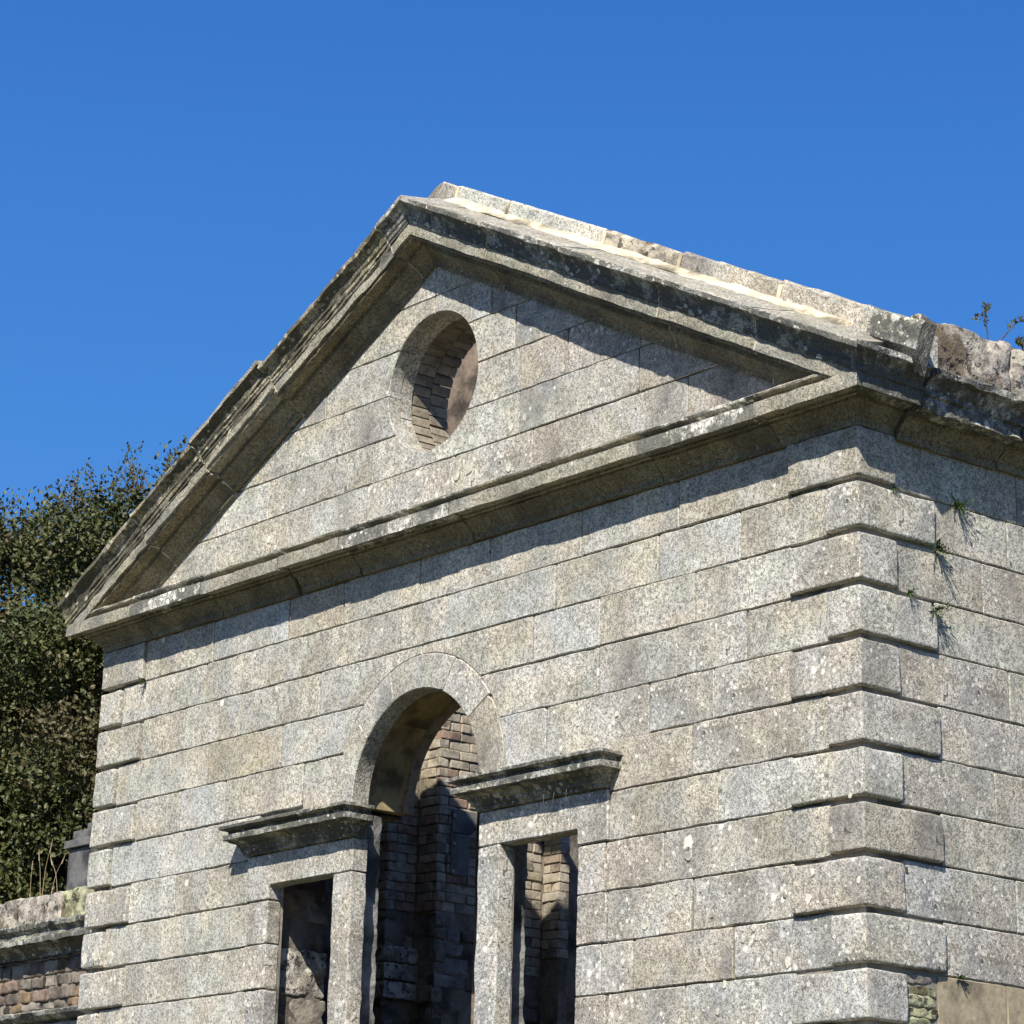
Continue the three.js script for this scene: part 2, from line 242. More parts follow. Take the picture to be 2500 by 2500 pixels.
// wall core behind the ashlar, with the openings, lined in rubble
function openings(gw, ga, wide) { // gw, ga: widening of the side lights and of the arch
  const H = [], arc = (p, r) => { for (let i = 0; i <= 24; i++) { const t = Math.PI * i / 24; p.lineTo(AI + r * Math.cos(t), AY + r * Math.sin(t)); } };
  if (wide) { const a = new THREE.Path(), r = AR + ga; a.moveTo(2.59 - gw, SILL); a.lineTo(6.13 + gw, SILL); a.lineTo(6.13 + gw, AY - .02); a.lineTo(AX + r, AY - .02); arc(a, r); a.lineTo(AX - r, AY - .02); a.lineTo(2.59 - gw, AY - .02); a.lineTo(2.59 - gw, SILL); H.push(a); }
  else {
    const w = (x0, x1) => { const p = new THREE.Path(); p.moveTo(x0, SILL); p.lineTo(x1, SILL); p.lineTo(x1, -2.345 + gw); p.lineTo(x0, -2.345 + gw); p.lineTo(x0, SILL); H.push(p); };
    w(2.59 - gw, 3.40 + gw); w(5.33 - gw, 6.13 + gw);
    const a = new THREE.Path(), r = AR + ga; a.moveTo(AX - r, SILL); a.lineTo(AX + r, SILL); a.lineTo(AX + r, AY - .02); arc(a, r); a.lineTo(AX - r, AY - .02); a.lineTo(AX - r, SILL); H.push(a);
  }
  const o = new THREE.Path(); o.absarc(CX, OY, OR + ga, 0, Math.PI * 2, true); H.push(o);
  return H;
}
function wallShape(gw, ga, inset, wide) { const s = new THREE.Shape(); s.moveTo(inset, GY); s.lineTo(W - inset, GY); s.lineTo(W - inset, .02); s.lineTo(W - .12, .12); s.lineTo(CX, rake(CX) - .1); s.lineTo(.12, .12); s.lineTo(inset, .02); s.lineTo(inset, GY); s.holes = openings(gw, ga, wide); return s; }
const facade = mesh('facade_wall', (() => { const a = new THREE.ExtrudeGeometry(wallShape(.012, .012, .012), { depth: .11, bevelEnabled: false, curveSegments: 24 }); a.translate(0, 0, -.132); return uvJog(a); })(), M.mortar, B);
mesh('wall_core', (() => { const a = new THREE.ExtrudeGeometry(wallShape(.11, .17, .02, true), { depth: .46, bevelEnabled: false, curveSegments: 24 }); a.translate(0, 0, -.59); return uvJog(a); })(), M.soot, B);

const warm = [M.pale, M.cool, M.cream2, M.beige, M.pale, M.beige, M.cream2], lichy = [M.lich, M.lich, M.lichPink, M.lichGrey, M.lichBrown, M.beige];
const facadeMat = (i, x) => { const w = ss(4.2, 7.2, x) * ss(1, 4, i) * 1.1 + ss(5, 10, i) * .45; return R() < w ? pick(lichy) : pick(warm); };
const GAP = .0046, GV = .0034;
function ash(x0, x1, y0, y1, m, o = {}) {
  let p = rect(x0 + GV * rr(.5, 1.7), x1 - GV * rr(.5, 1.7), y0 + GAP * rr(.4, 1.35), y1 - GAP * rr(.4, 1.35)); if (o.cut) p = cutCircle(p, o.cut[0], o.cut[1], o.cut[2]); if (!p) return;
  return mesh('ashlar_block', polyGeo(p, (o.z || 0) + rr(-.005, .005), .118, .006, .0042), m, o.parent || facade);
}
const J = [ // vertical joints of the courses, left part | right part
  [[.6, 1.6, 2.64, 3.36, 4.3, 5.11, 6.11, 7.1, 8.14]],
  [[.28, 1.52, 2.84, 4.09, 4.63, 5.85, 6.9, 7.68, 8.466]],
  [[.62, 1.24, 2.04, 3.1, AX, 5.61, 6.31, 7.26, 8.14]],
  [[.27, 1.62, 2.63, AX], [AX, 6.31, 7.08, 7.74, 8.466]],
  [[.61, 1.26, 1.9, 2.94, AX], [AX, 5.78, 6.82, 7.44, 8.14]],
  [[.28, 1.65, 2.28], [6.44, 7.24, 8.466]],
  [[.6, 1.27, 2.28], [6.44, 7.47, 8.14]],
  [[.26, 1.65, 2.32], [6.41, 6.97, 7.64, 8.466]],
  [[.59, .97, 2.29], [6.43, 7.24, 8.14]],
  [[.25, 1.3, 2.33], [6.38, 6.69, 7.61, 8.466]],
  [[.6, 1.5, 2.3], [6.44, 7.17, 8.14]],
];
const special = { '0_2': M.tan, '0_1': M.cool, '1_2': M.beige, '2_5': M.cool, '2_4': M.beige, '3_1': M.tan, '3_2': M.cool, '4_0': M.beige, '4_4': M.cool, '4_6': M.lichGrey, '3_4': M.grey, '2_0': M.beige };
for (let i = 0; i < NR; i++) {
  const y1 = bed[i], y0 = Math.max(bed[i + 1], GY + .005); let segs = J[i];
  if (!segs) { const lq = i % 2 ? .27 : .6, rq = i % 2 ? 8.466 : 8.14, open = y0 > SILL - .05; segs = open ? [[lq, lq + rr(.8, 1.1), 2.31], [6.41, rr(7.1, 7.5), rq]] : [[lq, 1.4 + rr(-.2, .2), 2.5 + rr(-.2, .2), 3.6 + rr(-.2, .2), 4.7 + rr(-.2, .2), 5.8 + rr(-.2, .2), 6.9 + rr(-.2, .2), rq]]; }
  let c = 0;
  for (const s of segs) for (let k = 0; k < s.length - 1; k++, c++) {
    const a = s[k], b = s[k + 1], m = special[i + '_' + c] || facadeMat(i, (a + b) / 2), over = i === 4 && b > 2.2 && a < 6.5 && !(a > 6.4);
    ash(a, b, over && b > 2.8 && a < 6.2 && (a > 1.95) ? -1.862 : y0, y1, m, { cut: (i >= 2 && i <= 4) ? [AX, AY, AO + .003] : null });
  }
  if (i >= 7 && y0 > SILL - .2) { // jamb stones of the side lights
    const l = J[i] ? J[i][0][2] : 2.31, r = J[i] ? J[i][1][0] : 6.41, yy = Math.max(y0, SILL);
    ash(l, 2.59, yy, y1, pick([M.lich, M.beige, M.lichGrey]), { z: .010 }); ash(6.13, r, yy, y1, pick([M.lichGrey, M.lich, M.lichPink]), { z: .010 });
  }
}
ash(2.28 - .38, 2.4, -1.862, -1.79, M.pale, {}); // closer above the left window cornice
// pale lichen crusts, where the photograph shows them
{
  const patch = (x, y, z, r, par) => { const P = [], n = 20, sd = (R() * 999) | 0; for (let k = 0; k < n; k++) { const t = k / n * 2 * Math.PI, q = r * (1 + .22 * n1(k * .55, sd) * Math.sin(k / n * Math.PI) + .12 * n1(k * 1.7, sd + 2)); P.push([x + q * .8 * Math.cos(t), y + q * 1.1 * Math.sin(t)]); } mesh('lichen_crust', polyGeo(P, z + .0045, .012, .002, 0), M.crust, par); };
  for (const [x, y, r] of [[7.2, -2.56, .05], [7.2, -2.62, .04], [6.8, -3.02, .04], [7.53, -3.46, .022], [8.08, -3.37, .03], [7.11, -3.0, .018], [8.06, -2.96, .02], [6.93, -3.37, .018], [7.47, -3.62, .02], [7.79, -3.14, .02], [7.69, -3.2, .02], [7.09, -2.85, .02], [7.42, -3.02, .022], [6.5, -1.62, .02], [7.3, -2.05, .016], [7.05, -2.0, .015]]) patch(x, y, 0, r, facade);
  for (const [x, y, r] of [[.03, -2.69, .045], [.2, -2.67, .05], [8.49, -2.63, .02], [8.51, -2.67, .018], [8.29, -3.02, .028], [8.33, -2.86, .022], [8.71, -2.95, .02], [8.59, -3.57, .024], [8.73, -2.39, .024], [8.6, -2.33, .016], [8.65, -2.44, .016], [8.47, -2.35, .014]]) patch(x, y, QP - .001, r, facade);
  for (const [x, y, r] of [[.37, -2.7, .05], [5.88, .97, .03], [5.22, .76, .022], [5.32, .66, .03], [5.47, .70, .028], [4.73, .68, .045], [4.7, .44, .05], [4.84, .46, .05], [4.86, .66, .04], [3.14, .76, .022], [3.32, .63, .028], [2.3, .42, .026], [2.18, .34, .022], [2.4, .33, .02], [5.05, .34, .05], [5.3, .36, .035]]) patch(x, y, 0, r, facade);
}
// arch ring
const arch = grp('arch', B);
{
  const cuts = [180, 141, 112, 66, 36, 0];
  cuts.slice(0, -1).forEach((a, i) => {
    const b = cuts[i + 1], P = [], g = .0016; const A = (a * Math.PI / 180) - g / AO, Z = (b * Math.PI / 180) + g / AO, n = 10;
    for (let k = 0; k <= n; k++) { const t = mix(Z, A, k / n); P.push([AX + AO * Math.cos(t), AY + AO * Math.sin(t)]); }
    for (let k = 0; k <= n; k++) { const t = mix(A, Z, k / n); P.push([AI + AR * Math.cos(t), AY + AR * Math.sin(t)]); }
    mesh('voussoir', polyGeo(P, .004 + rr(0, .003), .16, .006, .002), [M.beige, M.grey, M.grey, M.lich, M.lichBrown][i], arch);
  });
  const lin = (r0, r1, f, d, m, nm) => { const P = []; for (let k = 0; k <= 30; k++) { const t = Math.PI * k / 30; P.push([AI + r1 * Math.cos(t), AY + r1 * Math.sin(t)]); } for (let k = 30; k >= 0; k--) { const t = Math.PI * k / 30; P.push([AI + r0 * Math.cos(t), AY + r0 * Math.sin(t)]); } mesh(nm, polyGeo(P, f, d, .003, .0), m, arch); };
  lin(.815, .895, -.17, .36, M.plaster, 'soffit_plaster'); lin(.775, .90, -.53, .07, M.brickBrown, 'inner_ring');
}
// window surrounds: lintels, pilasters, entablature cornices
const WP = [[-.06, -2.103, 0], [.028, -2.103], [.05, -2.098], [.05, -2.075], [.068, -2.07], [.074, -2.045], [.092, -2.035], [.096, -2.018], [.15, -2.0], [.152, -1.994], [.19, -1.99], [.19, -1.952], [.180, -1.948], [.152, -1.944], [.154, -1.922], [.198, -1.912], [.215, -1.904], [.215, -1.885], [.205, -1.879], [-.06, -1.862, 0]];
function surround(sgn) {
  const X = x => sgn < 0 ? x : 2 * CX - x, t = grp('window_surround', B), poly = p => sgn < 0 ? p : p.map(q => [X(q[0]), q[1]]).reverse();
  mesh('lintel', polyGeo(poly([[2.285, bed[7] + .006], [2.588, bed[7] + .006], [2.588, -2.345], [3.632, -2.345], [3.632, -2.107], [2.285, -2.107]]), .016, .14, .007, .003), sgn < 0 ? M.pale : M.lich, t);
  const pil = boxGeo(X(sgn < 0 ? 3.402 : 3.632), X(sgn < 0 ? 3.632 : 3.402), SILL, -2.351, -.125, .018, .014, .006, .09); mesh('pilaster', pil, sgn < 0 ? M.lich : M.lichGrey, t);
  const xa = 2.31, xb = 3.61, f = .745, pos = (q, o, u) => [X(mix(xa - f * Math.max(o, 0), xb + f * Math.max(o, 0), q)), u, o];
  const ret = (xe, d) => mouldGeo(WP, (q, o, u) => [X(xe + d * f * Math.max(o, 0)), u, mix(d > 0 ? o : -.07, d > 0 ? -.07 : o, q)], .3, .004, .06, sgn > 0);
  const cg = mergeGeometries([mouldGeo(WP, pos, 1.6, .005, .06, sgn > 0), ret(xb, 1), ret(xa, -1)]);
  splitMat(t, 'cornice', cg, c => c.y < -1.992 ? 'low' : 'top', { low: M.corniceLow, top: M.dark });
  // rough inner post standing behind the pilaster
  const g = bulge(boxGeo(X(sgn < 0 ? 3.37 : 3.50), X(sgn < 0 ? 3.50 : 3.37), SILL, AY - .04, -.34, -.13, .012, .008, .05), .008, 14, 3); if (sgn > 0) g.translate(-.15, 0, 0);
  mesh('inner_post', g, M.rubbleGrey, t);
  return t;
}
surround(-1); surround(1);
mesh('window_sill', boxGeo(2.2, 6.53, SILL - .12, SILL - .004, -.3, .06, .012, .003), M.lich, B);
// rough inner reveal of the left side light, with an empty timber slot
{
  const rv = grp('inner_reveal', B), X0 = 2.485, st = (z0, z1, y0, y1, m, pr = 0) => mesh('rubble_stone', bulge(boxGeo(X0 - .12, X0 + pr, y0, y1, z0, z1, .018, .006, .045), .011, 13, (R() * 999) | 0), m, rv);
  st(-.62, -.17, -3.12, -2.78, M.rubblePale, .004); st(-.63, -.3, -3.42, -3.14, M.rubble, .0); st(-.29, -.18, -3.45, -3.13, M.rubbleBrown, -.01); st(-.63, -.18, -3.8, -3.45, M.rubble); st(-.63, -.18, -4.3, -3.82, M.rubble);
  st(-.40, -.13, -2.56, -2.36, M.rubbleBrown); st(-.64, -.41, -2.56, -2.3, M.rubble); st(-.6, -.2, -2.33, -2.22, M.rubbleRed);
}
// tympanum
const tym = mesh('tympanum_wall', (() => { const s = new THREE.Shape(); s.moveTo(.3, .1); s.lineTo(W - .3, .1); s.lineTo(CX, rake(CX) - .12); s.lineTo(.3, .1); const o = new THREE.Path(); o.absarc(CX, OY, OR + .012, 0, Math.PI * 2, true); s.holes = [o]; const g = new THREE.ExtrudeGeometry(s, { depth: .05, bevelEnabled: false, curveSegments: 24 }); g.translate(0, 0, -.071); return uvJog(g); })(), M.mortar, B);
{
  const rows = [[.16, .59, [.1, 1.557, 2.547, 3.6, 4.667, 5.56, 6.077, 7.18, 8.65]], [.59, .915, [.6, 2.268, 3.664, 4.40, 5.41, 6.694, 8.1]], [.915, 1.257, [1.2, 3.24, CX, 5.381, 5.934, 6.703, 7.5]], [1.257, 1.6, [1.9, 3.0, CX, 5.338, 6.3, 6.9]], [1.6, 1.93, [2.5, CX, 5.05, 6.2]], [1.93, 2.32, [3.2, CX, 5.6]]];
  const tm = [M.beige, M.pale, M.beige, M.beige, M.pale, M.grey, M.lich];
  rows.forEach(([y0, y1, xs], ri) => { for (let k = 0; k < xs.length - 1; k++) {
    let p = rect(xs[k] + GV, xs[k + 1] - GV, y0 + .003, y1 - .003); p = clipLine(p, -.508, 1, 2.37 - .508 * CX - .165); p = clipLine(p, .508, 1, 2.37 + .508 * CX - .165); if (p.length < 3) continue;
    let A = 0; p.forEach((a, i) => { const b = p[(i + 1) % p.length]; A += a[0] * b[1] - b[0] * a[1]; }); if (A < .012) continue;
    p = cutCircle(p, CX, OY, OR); if (!p) continue;
    const xm = (xs[k] + xs[k + 1]) / 2; const m = xm > 5.3 ? pick([M.pinkGrey, M.grey, M.pinkGrey, M.lichPink]) : ri === 0 && xm > 3.5 ? M.lich : pick(tm);
    mesh('ashlar_block', polyGeo(p, rr(-.004, .004), .118, .005, .004), m, tym);
  } });
}
// brick-lined throat of the oculus
{
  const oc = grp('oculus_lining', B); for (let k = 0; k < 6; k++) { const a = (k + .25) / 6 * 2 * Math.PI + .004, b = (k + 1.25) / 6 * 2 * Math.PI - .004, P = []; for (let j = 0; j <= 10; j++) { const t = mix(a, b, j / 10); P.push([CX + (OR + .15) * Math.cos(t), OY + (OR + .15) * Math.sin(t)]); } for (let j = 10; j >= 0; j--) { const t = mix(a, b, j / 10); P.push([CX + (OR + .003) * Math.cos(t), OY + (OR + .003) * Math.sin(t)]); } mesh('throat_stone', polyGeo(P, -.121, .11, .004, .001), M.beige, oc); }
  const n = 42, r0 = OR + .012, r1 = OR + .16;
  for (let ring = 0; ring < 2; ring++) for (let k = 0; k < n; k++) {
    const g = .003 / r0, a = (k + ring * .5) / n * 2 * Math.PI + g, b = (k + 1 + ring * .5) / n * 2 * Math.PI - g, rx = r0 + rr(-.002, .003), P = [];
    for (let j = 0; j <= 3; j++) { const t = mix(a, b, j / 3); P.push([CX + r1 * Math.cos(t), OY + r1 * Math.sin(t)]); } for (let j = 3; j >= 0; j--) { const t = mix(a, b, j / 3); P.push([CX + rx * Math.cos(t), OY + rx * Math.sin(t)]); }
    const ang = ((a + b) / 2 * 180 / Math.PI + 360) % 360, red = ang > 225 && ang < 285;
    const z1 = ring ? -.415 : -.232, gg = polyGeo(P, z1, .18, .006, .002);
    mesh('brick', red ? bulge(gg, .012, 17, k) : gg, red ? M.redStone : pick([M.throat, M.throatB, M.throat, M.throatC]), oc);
  }
}
// quoins, wrapping both corners
{
  for (let i = 0; i < NR; i++) {
    const y0 = Math.max(yq[i], GY), y1 = i ? yq[i - 1] - .039 : -.128, long = i % 2 === 0, lf = long ? .583 : .26, sl = long ? .322 : .672;
    const lm = i === 6 ? M.lich : i > 4 ? pick([M.lich, M.lichPink, M.lichBrown, M.lichGrey]) : pick([M.beige, M.grey, M.lich]);
    mesh('quoin', boxGeo(W - lf, W + QP, y0, y1, -sl, QP, .02, .005, .08), lm, B);
    mesh('quoin', boxGeo(-QP, long ? .598 : .268, y0, y1, -(long ? .3 : .6), QP, .02, .005, .08), i > 6 ? M.lich : pick([M.beige, M.pale, M.lich]), B);
  }
}
// right-hand side wall
const side = mesh('side_wall', (() => { const g = new THREE.BoxGeometry(.5, -.06 - GY, 4.9); g.translate(W - .25 - .014, (-.06 + GY) / 2, -.02 - 2.45); return uvJog(g); })(), M.mortar, B);
{
  const S = [[.327, 1.5, 2.6, 3.7, 4.9], [.677, 1.39, 2.5, 3.5, 4.9], [.327, 1.136, 2.2, 3.3, 4.9], [.677, 2.05, 3.2, 4.9], [.327, 1.359, 2.4, 3.6, 4.9], [.68, 1.95, 3.1, 4.9], [.327, 1.189, 2.3, 3.5, 4.9], [.677, 1.78, 2.8, 4.9], [.327, 1.354, 2.4, 4.9], [.677, 1.85, 3.0, 4.9]];
  for (let i = 0; i < NR; i++) {
    const y1 = bed[i], y0 = Math.max(bed[i + 1], GY + .01), xs = S[i] || (i === 10 ? [.61, 1.236, 2.4, 4.9] : [i % 2 ? .677 : .327, 1.5 + rr(-.3, .3), 2.7 + rr(-.3, .3), 3.8, 4.9]);
    for (let k = 0; k < xs.length - 1; k++) {
      const m = i === 10 ? M.render : (i === 6 || i === 8) && k === 0 ? M.lichGrey : i < 4 ? pick([M.beige, M.lichBrown, M.tan]) : pick([M.lichBrown, M.lichPink, M.beige]);
      mesh('ashlar_block', polyGeo(rect(xs[k] + GV + (k ? 0 : .004), xs[k + 1] - GV, y0 + .004, y1 - .004), W + rr(-.004, .004) - (i === 10 ? .006 : 0), .118, .006, .003, true), m, side);
    }
    if (i === 10) for (let k = 0; k < 5; k++) mesh('rubble_stone', bulge(boxGeo(W - .1, W - .004, y0 + k * .064, y0 + k * .064 + .058, -.6, -.335, .012, .006, .05), .012, 16, k), pick([M.mossy, M.rubbleBrown, M.mossy, M.rubble]), side);
  }
  for (const [y, z] of [[-2.2, -.352], [-2.84, -.362]]) mesh('iron_cramp', boxGeo(W - .03, W + .004, y - .022, y + .018, z - .012, z + .012, .004, .002, .03), M.timber, side);
}
// the other walls of the roofless shell
const shellWall = (n, x0, x1, y0, y1, z0, z1, m) => mesh(n, boxGeo(x0, x1, y0, y1, z0, z1, .03, .02, .5), m, B);
shellWall('left_wall', .02, .34, GY, .1, -9.4, -.60, M.soot); shellWall('rear_wall', .02, W - .1, GY, -.1, -9.9, -9.42, M.soot); shellWall('right_wall', W - .5, W - .03, GY, -.1, -9.4, -4.95, M.soot);
mesh('inner_flue_wall', polyGeo([[3.05, GY], [3.35, GY], [3.35, 2.42], [2.3, 2.42], [2.3, 1.5], [3.05, 1.5]], -1.6, .25, .012, .006), M.brownWall, B);

// main cornice under the pediment
const HP = [[-.08, -.128, 0], [.036, -.128, .5], [.042, -.08, .5], [.056, -.074, .5], [.066, -.06, .5], [.088, -.035, .5], [.122, -.008, .5], [.134, -.002, .5], [.134, .016, .5], [.158, .019, .5], [.158, .036, .3], [.244, .036, .3], [.252, .017], [.276, .017], [.278, .066], [.276, .115], [.250, .120], [.206, .126], [.204, .158], [.258, .166], [.262, .178], [.252, .188], [0, .214, .4], [-.08, .214, 0]];
{
  const hc = grp('horizontal_cornice', B), js = [null, .73, 1.77, 2.84, 3.63, 4.965, 5.92, 6.99, 8.09, null];
  for (let k = 0; k < js.length - 1; k++) {
    const a = js[k], b = js[k + 1], g = k === 3 ? .012 : .004, pos = (t, o, u) => { const x0 = a === null ? -Math.max(o, 0) : a + g, dn = ss(.03, -.11, u), x1 = b === null ? W + Math.max(o, 0) : b - (k === 2 ? .012 + .05 * dn : k === 3 ? .006 + .02 * dn : .004); return [mix(x0, x1, t), u + [0, .003, -.002, .004, -.003, .002, .003, -.003, 0][k], o + [0, .004, -.003, .003, .002, -.004, .003, 0, .002][k]]; };
    const full = mouldGeo(HP, pos, (b === null ? W + .28 : b) - (a === null ? -.28 : a), .0045, .055);
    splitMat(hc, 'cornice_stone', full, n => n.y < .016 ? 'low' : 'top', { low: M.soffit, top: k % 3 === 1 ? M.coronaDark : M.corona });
  }
}
// one stone, two skins: faces that are weathered by rain and faces kept dry under the drip
function splitMat(parent, name, geo, cls, mats) {
  const p = geo.attributes.position, keys = Object.keys(mats), out = {}; keys.forEach(k => out[k] = []);
  for (let t = 0; t < p.count; t += 3) { const c = { x: 0, y: 0, z: 0 }; for (let k = 0; k < 3; k++) { c.x += p.getX(t + k) / 3; c.y += p.getY(t + k) / 3; c.z += p.getZ(t + k) / 3; } out[cls(c)].push(t); }
  const order = keys.flatMap(k => out[k]), g = new THREE.BufferGeometry();
  for (const at of ['position', 'normal', 'uv']) { const s = geo.attributes[at], n = s.itemSize, arr = new Float32Array(p.count * n); order.forEach((t, i) => { for (let k = 0; k < 3 * n; k++) arr[i * 3 * n + k] = s.array[t * n + k]; }); g.setAttribute(at, new THREE.BufferAttribute(arr, n)); }
  let o = 0; keys.forEach((k, i) => { g.addGroup(o, out[k].length * 3, i); o += out[k].length * 3; });
  return mesh(name, g, keys.map(k => mats[k]), parent);
}
// raking cornice
const RP = [[-.08, -.195, 0], [.028, -.195, .5], [.036, -.150, .5], [.052, -.143, .5], [.072, -.115, .5], [.118, -.075, .5], [.132, -.068, .5], [.134, -.03, .5], [.238, -.026, .4], [.246, 0, .8], [.270, 0], [.272, .045], [.270, .088], [.280, .094, .6], [.282, .112, .6], [.292, .118, .6], [.293, .150, .6], [.304, .158, .6], [.308, .176, .7], [.322, .206, .8], [.350, .232], [.376, .242], [.384, .248], [.384, .282], [.372, .292], [.16, .33, 1.3], [-.06, .385, .6], [-.5, .40, 0], [-.5, -.1, 0]];
const rakeC = grp('raking_cornice', B);
{
  const up = (s, x, u) => 2.37 - .508 * s * (x - CX) + u;           // s = +1 right slope, -1 left slope
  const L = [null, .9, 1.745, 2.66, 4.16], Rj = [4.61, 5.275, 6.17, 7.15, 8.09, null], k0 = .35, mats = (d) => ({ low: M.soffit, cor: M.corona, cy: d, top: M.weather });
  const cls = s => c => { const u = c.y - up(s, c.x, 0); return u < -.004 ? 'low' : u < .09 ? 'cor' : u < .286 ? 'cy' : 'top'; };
  for (let i = 0; i < 4; i++) {
    const a = L[i], b = L[i + 1], dz = [0, .010, .018, -.008][i], dy = [-.008, .008, .034, -.012][i], pos = (t, o, u) => { const q = Math.max(o, 0), x0 = a === null ? -Math.min(q, .275) : a - k0 * u + .004, x1 = b - k0 * u - .004, x = mix(x0, x1, t); return [x, up(-1, x, u) + dy, o + (o > 0 ? dz : 0)]; };
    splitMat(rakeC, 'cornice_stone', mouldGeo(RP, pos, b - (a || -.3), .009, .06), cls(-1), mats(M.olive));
  }
  for (let i = 0; i < 5; i++) {
    const a = Rj[i], b = Rj[i + 1], dz = [.002, -.003, .003, -.002, .002][i], dy = [-.003, .004, -.003, .003, -.002][i], pos = (t, o, u) => { const q = Math.max(o, 0), x0 = a + k0 * u + .004, x1 = b === null ? W + q : b + k0 * u - .004, x = mix(x0, x1, t); return [x, up(1, x, u) + dy, o + (o > 0 ? dz : 0)]; };
    splitMat(rakeC, 'cornice_stone', mouldGeo(RP, pos, (b || W + .3) - a, .006, .06), cls(1), mats(M.dark));
  }
  const thin = RP.map(p => [p[0] > 0 ? p[0] - .004 : p[0], p[1] > .25 ? p[1] - .004 : p[1] < -.1 ? p[1] + .004 : p[1], .4]);
  for (const [s, x] of [[-1, .9], [-1, 1.745], [-1, 2.66], [-1, 4.16], [1, 4.61], [1, 5.275], [1, 6.17], [1, 7.15], [1, 8.09]]) mesh('mortar_joint', mouldGeo(thin, (t, o, u) => { const xx = x + s * k0 * u + (t - .5) * .022; return [xx, up(s, xx, u), o]; }, .03, .005, .03), M.creamGrey, rakeC);
  // apex stone: the two slopes mitred together
  const half = (s) => mouldGeo(RP, (t, o, u) => { const x = s < 0 ? mix(4.16 - k0 * u + .003, CX, t) : mix(CX, 4.61 + k0 * u - .003, t); return [x, up(s, x, u), o]; }, .25, .005, .06);
  const g = mergeGeometries([half(-1), half(1)]); splitMat(rakeC, 'cornice_stone', g, c => cls(c.x < CX ? -1 : 1)(c), mats(M.dark));
}
// cornice along the side wall
const SP = [[-.08, -.128, 0], [.036, -.128, .5], [.042, -.08, .5], [.056, -.074, .5], [.088, -.035, .5], [.122, -.008, .5], [.134, .0, .5], [.134, .02, .5], [.158, .024, .5], [.244, .036, .3], [.252, .017], [.276, .017], [.278, .066], [.276, .108], [.290, .116], [.294, .150], [.308, .165], [.324, .19], [.352, .213], [.380, .222], [.386, .228], [.386, .262], [.37, .272], [0, .31, .5], [-.08, .31, 0]];
{
  const sc = grp('side_cornice', B), js = [[null, .30], [.335, 1.27], [1.28, 2.4], [2.41, 3.6], [3.61, 4.9]];
  js.forEach(([a, b], i) => { const dy = [0, -.018, -.006, .006, 0][i], pos = (t, o, u) => { const z0 = a === null ? Math.max(o, 0) : -a, z = mix(z0, -b, t); return [W + o, u + dy, z]; };
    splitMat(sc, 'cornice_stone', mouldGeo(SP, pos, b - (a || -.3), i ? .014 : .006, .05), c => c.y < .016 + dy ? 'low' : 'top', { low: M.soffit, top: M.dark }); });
}
// blocking course and coping above the rake
{
  const cp = grp('coping', B), mk = (a, b, m, u0, u1, amp, dz = 0, bk = 0) => { const prof = [[-.08 + dz, u0 - .04, .3], [-.08 + dz, u1 - .02], [-.105 + dz, u1], [-.5 + bk, u1, .6], [-.5 + bk, u0 - .2, 0]]; const pos = (t, o, u) => { const x = mix(a + .006 + .3 * (u - .4), b - .006 + .3 * (u - .4), t); return [x, 2.37 - .508 * (x - CX) + u, o]; }; mesh('coping_stone', mouldGeo(prof, pos, b - a, amp, .06), m, cp); };
  const JX = [4.47, 5.09, 6.19, 6.99, 7.96, 8.71];
  mk(JX[0], JX[1], M.newStone, .38, .535, .002); mk(JX[1], JX[2], M.newStone, .38, .54, .002); mk(JX[2], JX[3], M.oldCoping, .38, .535, .016); mk(JX[3], JX[4], M.lichBrown, .38, .55, .014); mk(JX[4], JX[5], M.lichBrown, .38, .562, .014, .005); mk(JX[5] + .005, 9.2, M.dark, .40, .565, .014, .02, .31);
  mesh('coping_stone', polyGeo([[3.86, 2.3], [4.435, 2.3], [4.47, 2.835], [4.305, 2.925], [4.255, 2.925], [3.86, 2.715]], -.08, .42, .012, .008), M.lichBrown, cp);
  const left = [[.2, 1.0], [1.0, 1.75], [1.75, 2.5], [2.5, 3.2], [3.2, 3.85]], tp = x => rake(x) + (x < 2.6 ? mix(.5, .46, x / 2.6) : mix(.46, .36, (x - 2.6) / 1.25));
  left.forEach(([a, b]) => mesh('coping_stone', polyGeo([[a + .005, rake(a) + .2], [b - .005, rake(b) + .2], [b - .005, tp(b)], [a + .005, tp(a)]], -.08, .42, .012, .006), M.lichBrown, cp));
  const fp = [[-.09, .32, 0], [.035, .362, .8], [-.02, .392, 1.2], [-.075, .422, 1.2], [-.09, .422, 0]], fpos = (t, o, u) => { const x = mix(4.44, 8.62, t); return [x, 2.37 - .508 * (x - CX) + u, o]; }; mesh('mortar_fillet', mouldGeo(fp, fpos, 4.2, .012, .05), M.cream, cp);
  for (const x of JX.slice(0, 5)) { const pos = (t, o, u) => { const xx = mix(x - .016 + .3 * (u - .4), x + .016 + .3 * (u - .4), t); return [xx, 2.37 - .508 * (xx - CX) + u, o]; }; mesh('mortar_joint', mouldGeo([[-.075, .38], [-.075, .515], [-.11, .53], [-.48, .525, 0], [-.48, .3, 0]], pos, .03, .003, .03), M.cream, cp); }
  mesh('bedding_stone', boxGeo(8.4, 9.05, .2, .49, -.42, -.14, .012, .005), M.lichGrey, cp);
}
// parapet on the side wall
{
  const pp = grp('parapet', B), js = [[.62, 1.52], [1.525, 2.7], [2.71, 3.9], [3.91, 4.9]];
  js.forEach(([a, b], i) => mesh('parapet_stone', bulge(boxGeo(W - .48, W - .012, .2, .80 - [0, .02, 0, .01][i], -b, -a, i ? .03 : .05, .014, .05), .008, 10, i), i ? M.parapet : M.brownMoss === 0 ? M.parapet : M.parapet, pp));
}

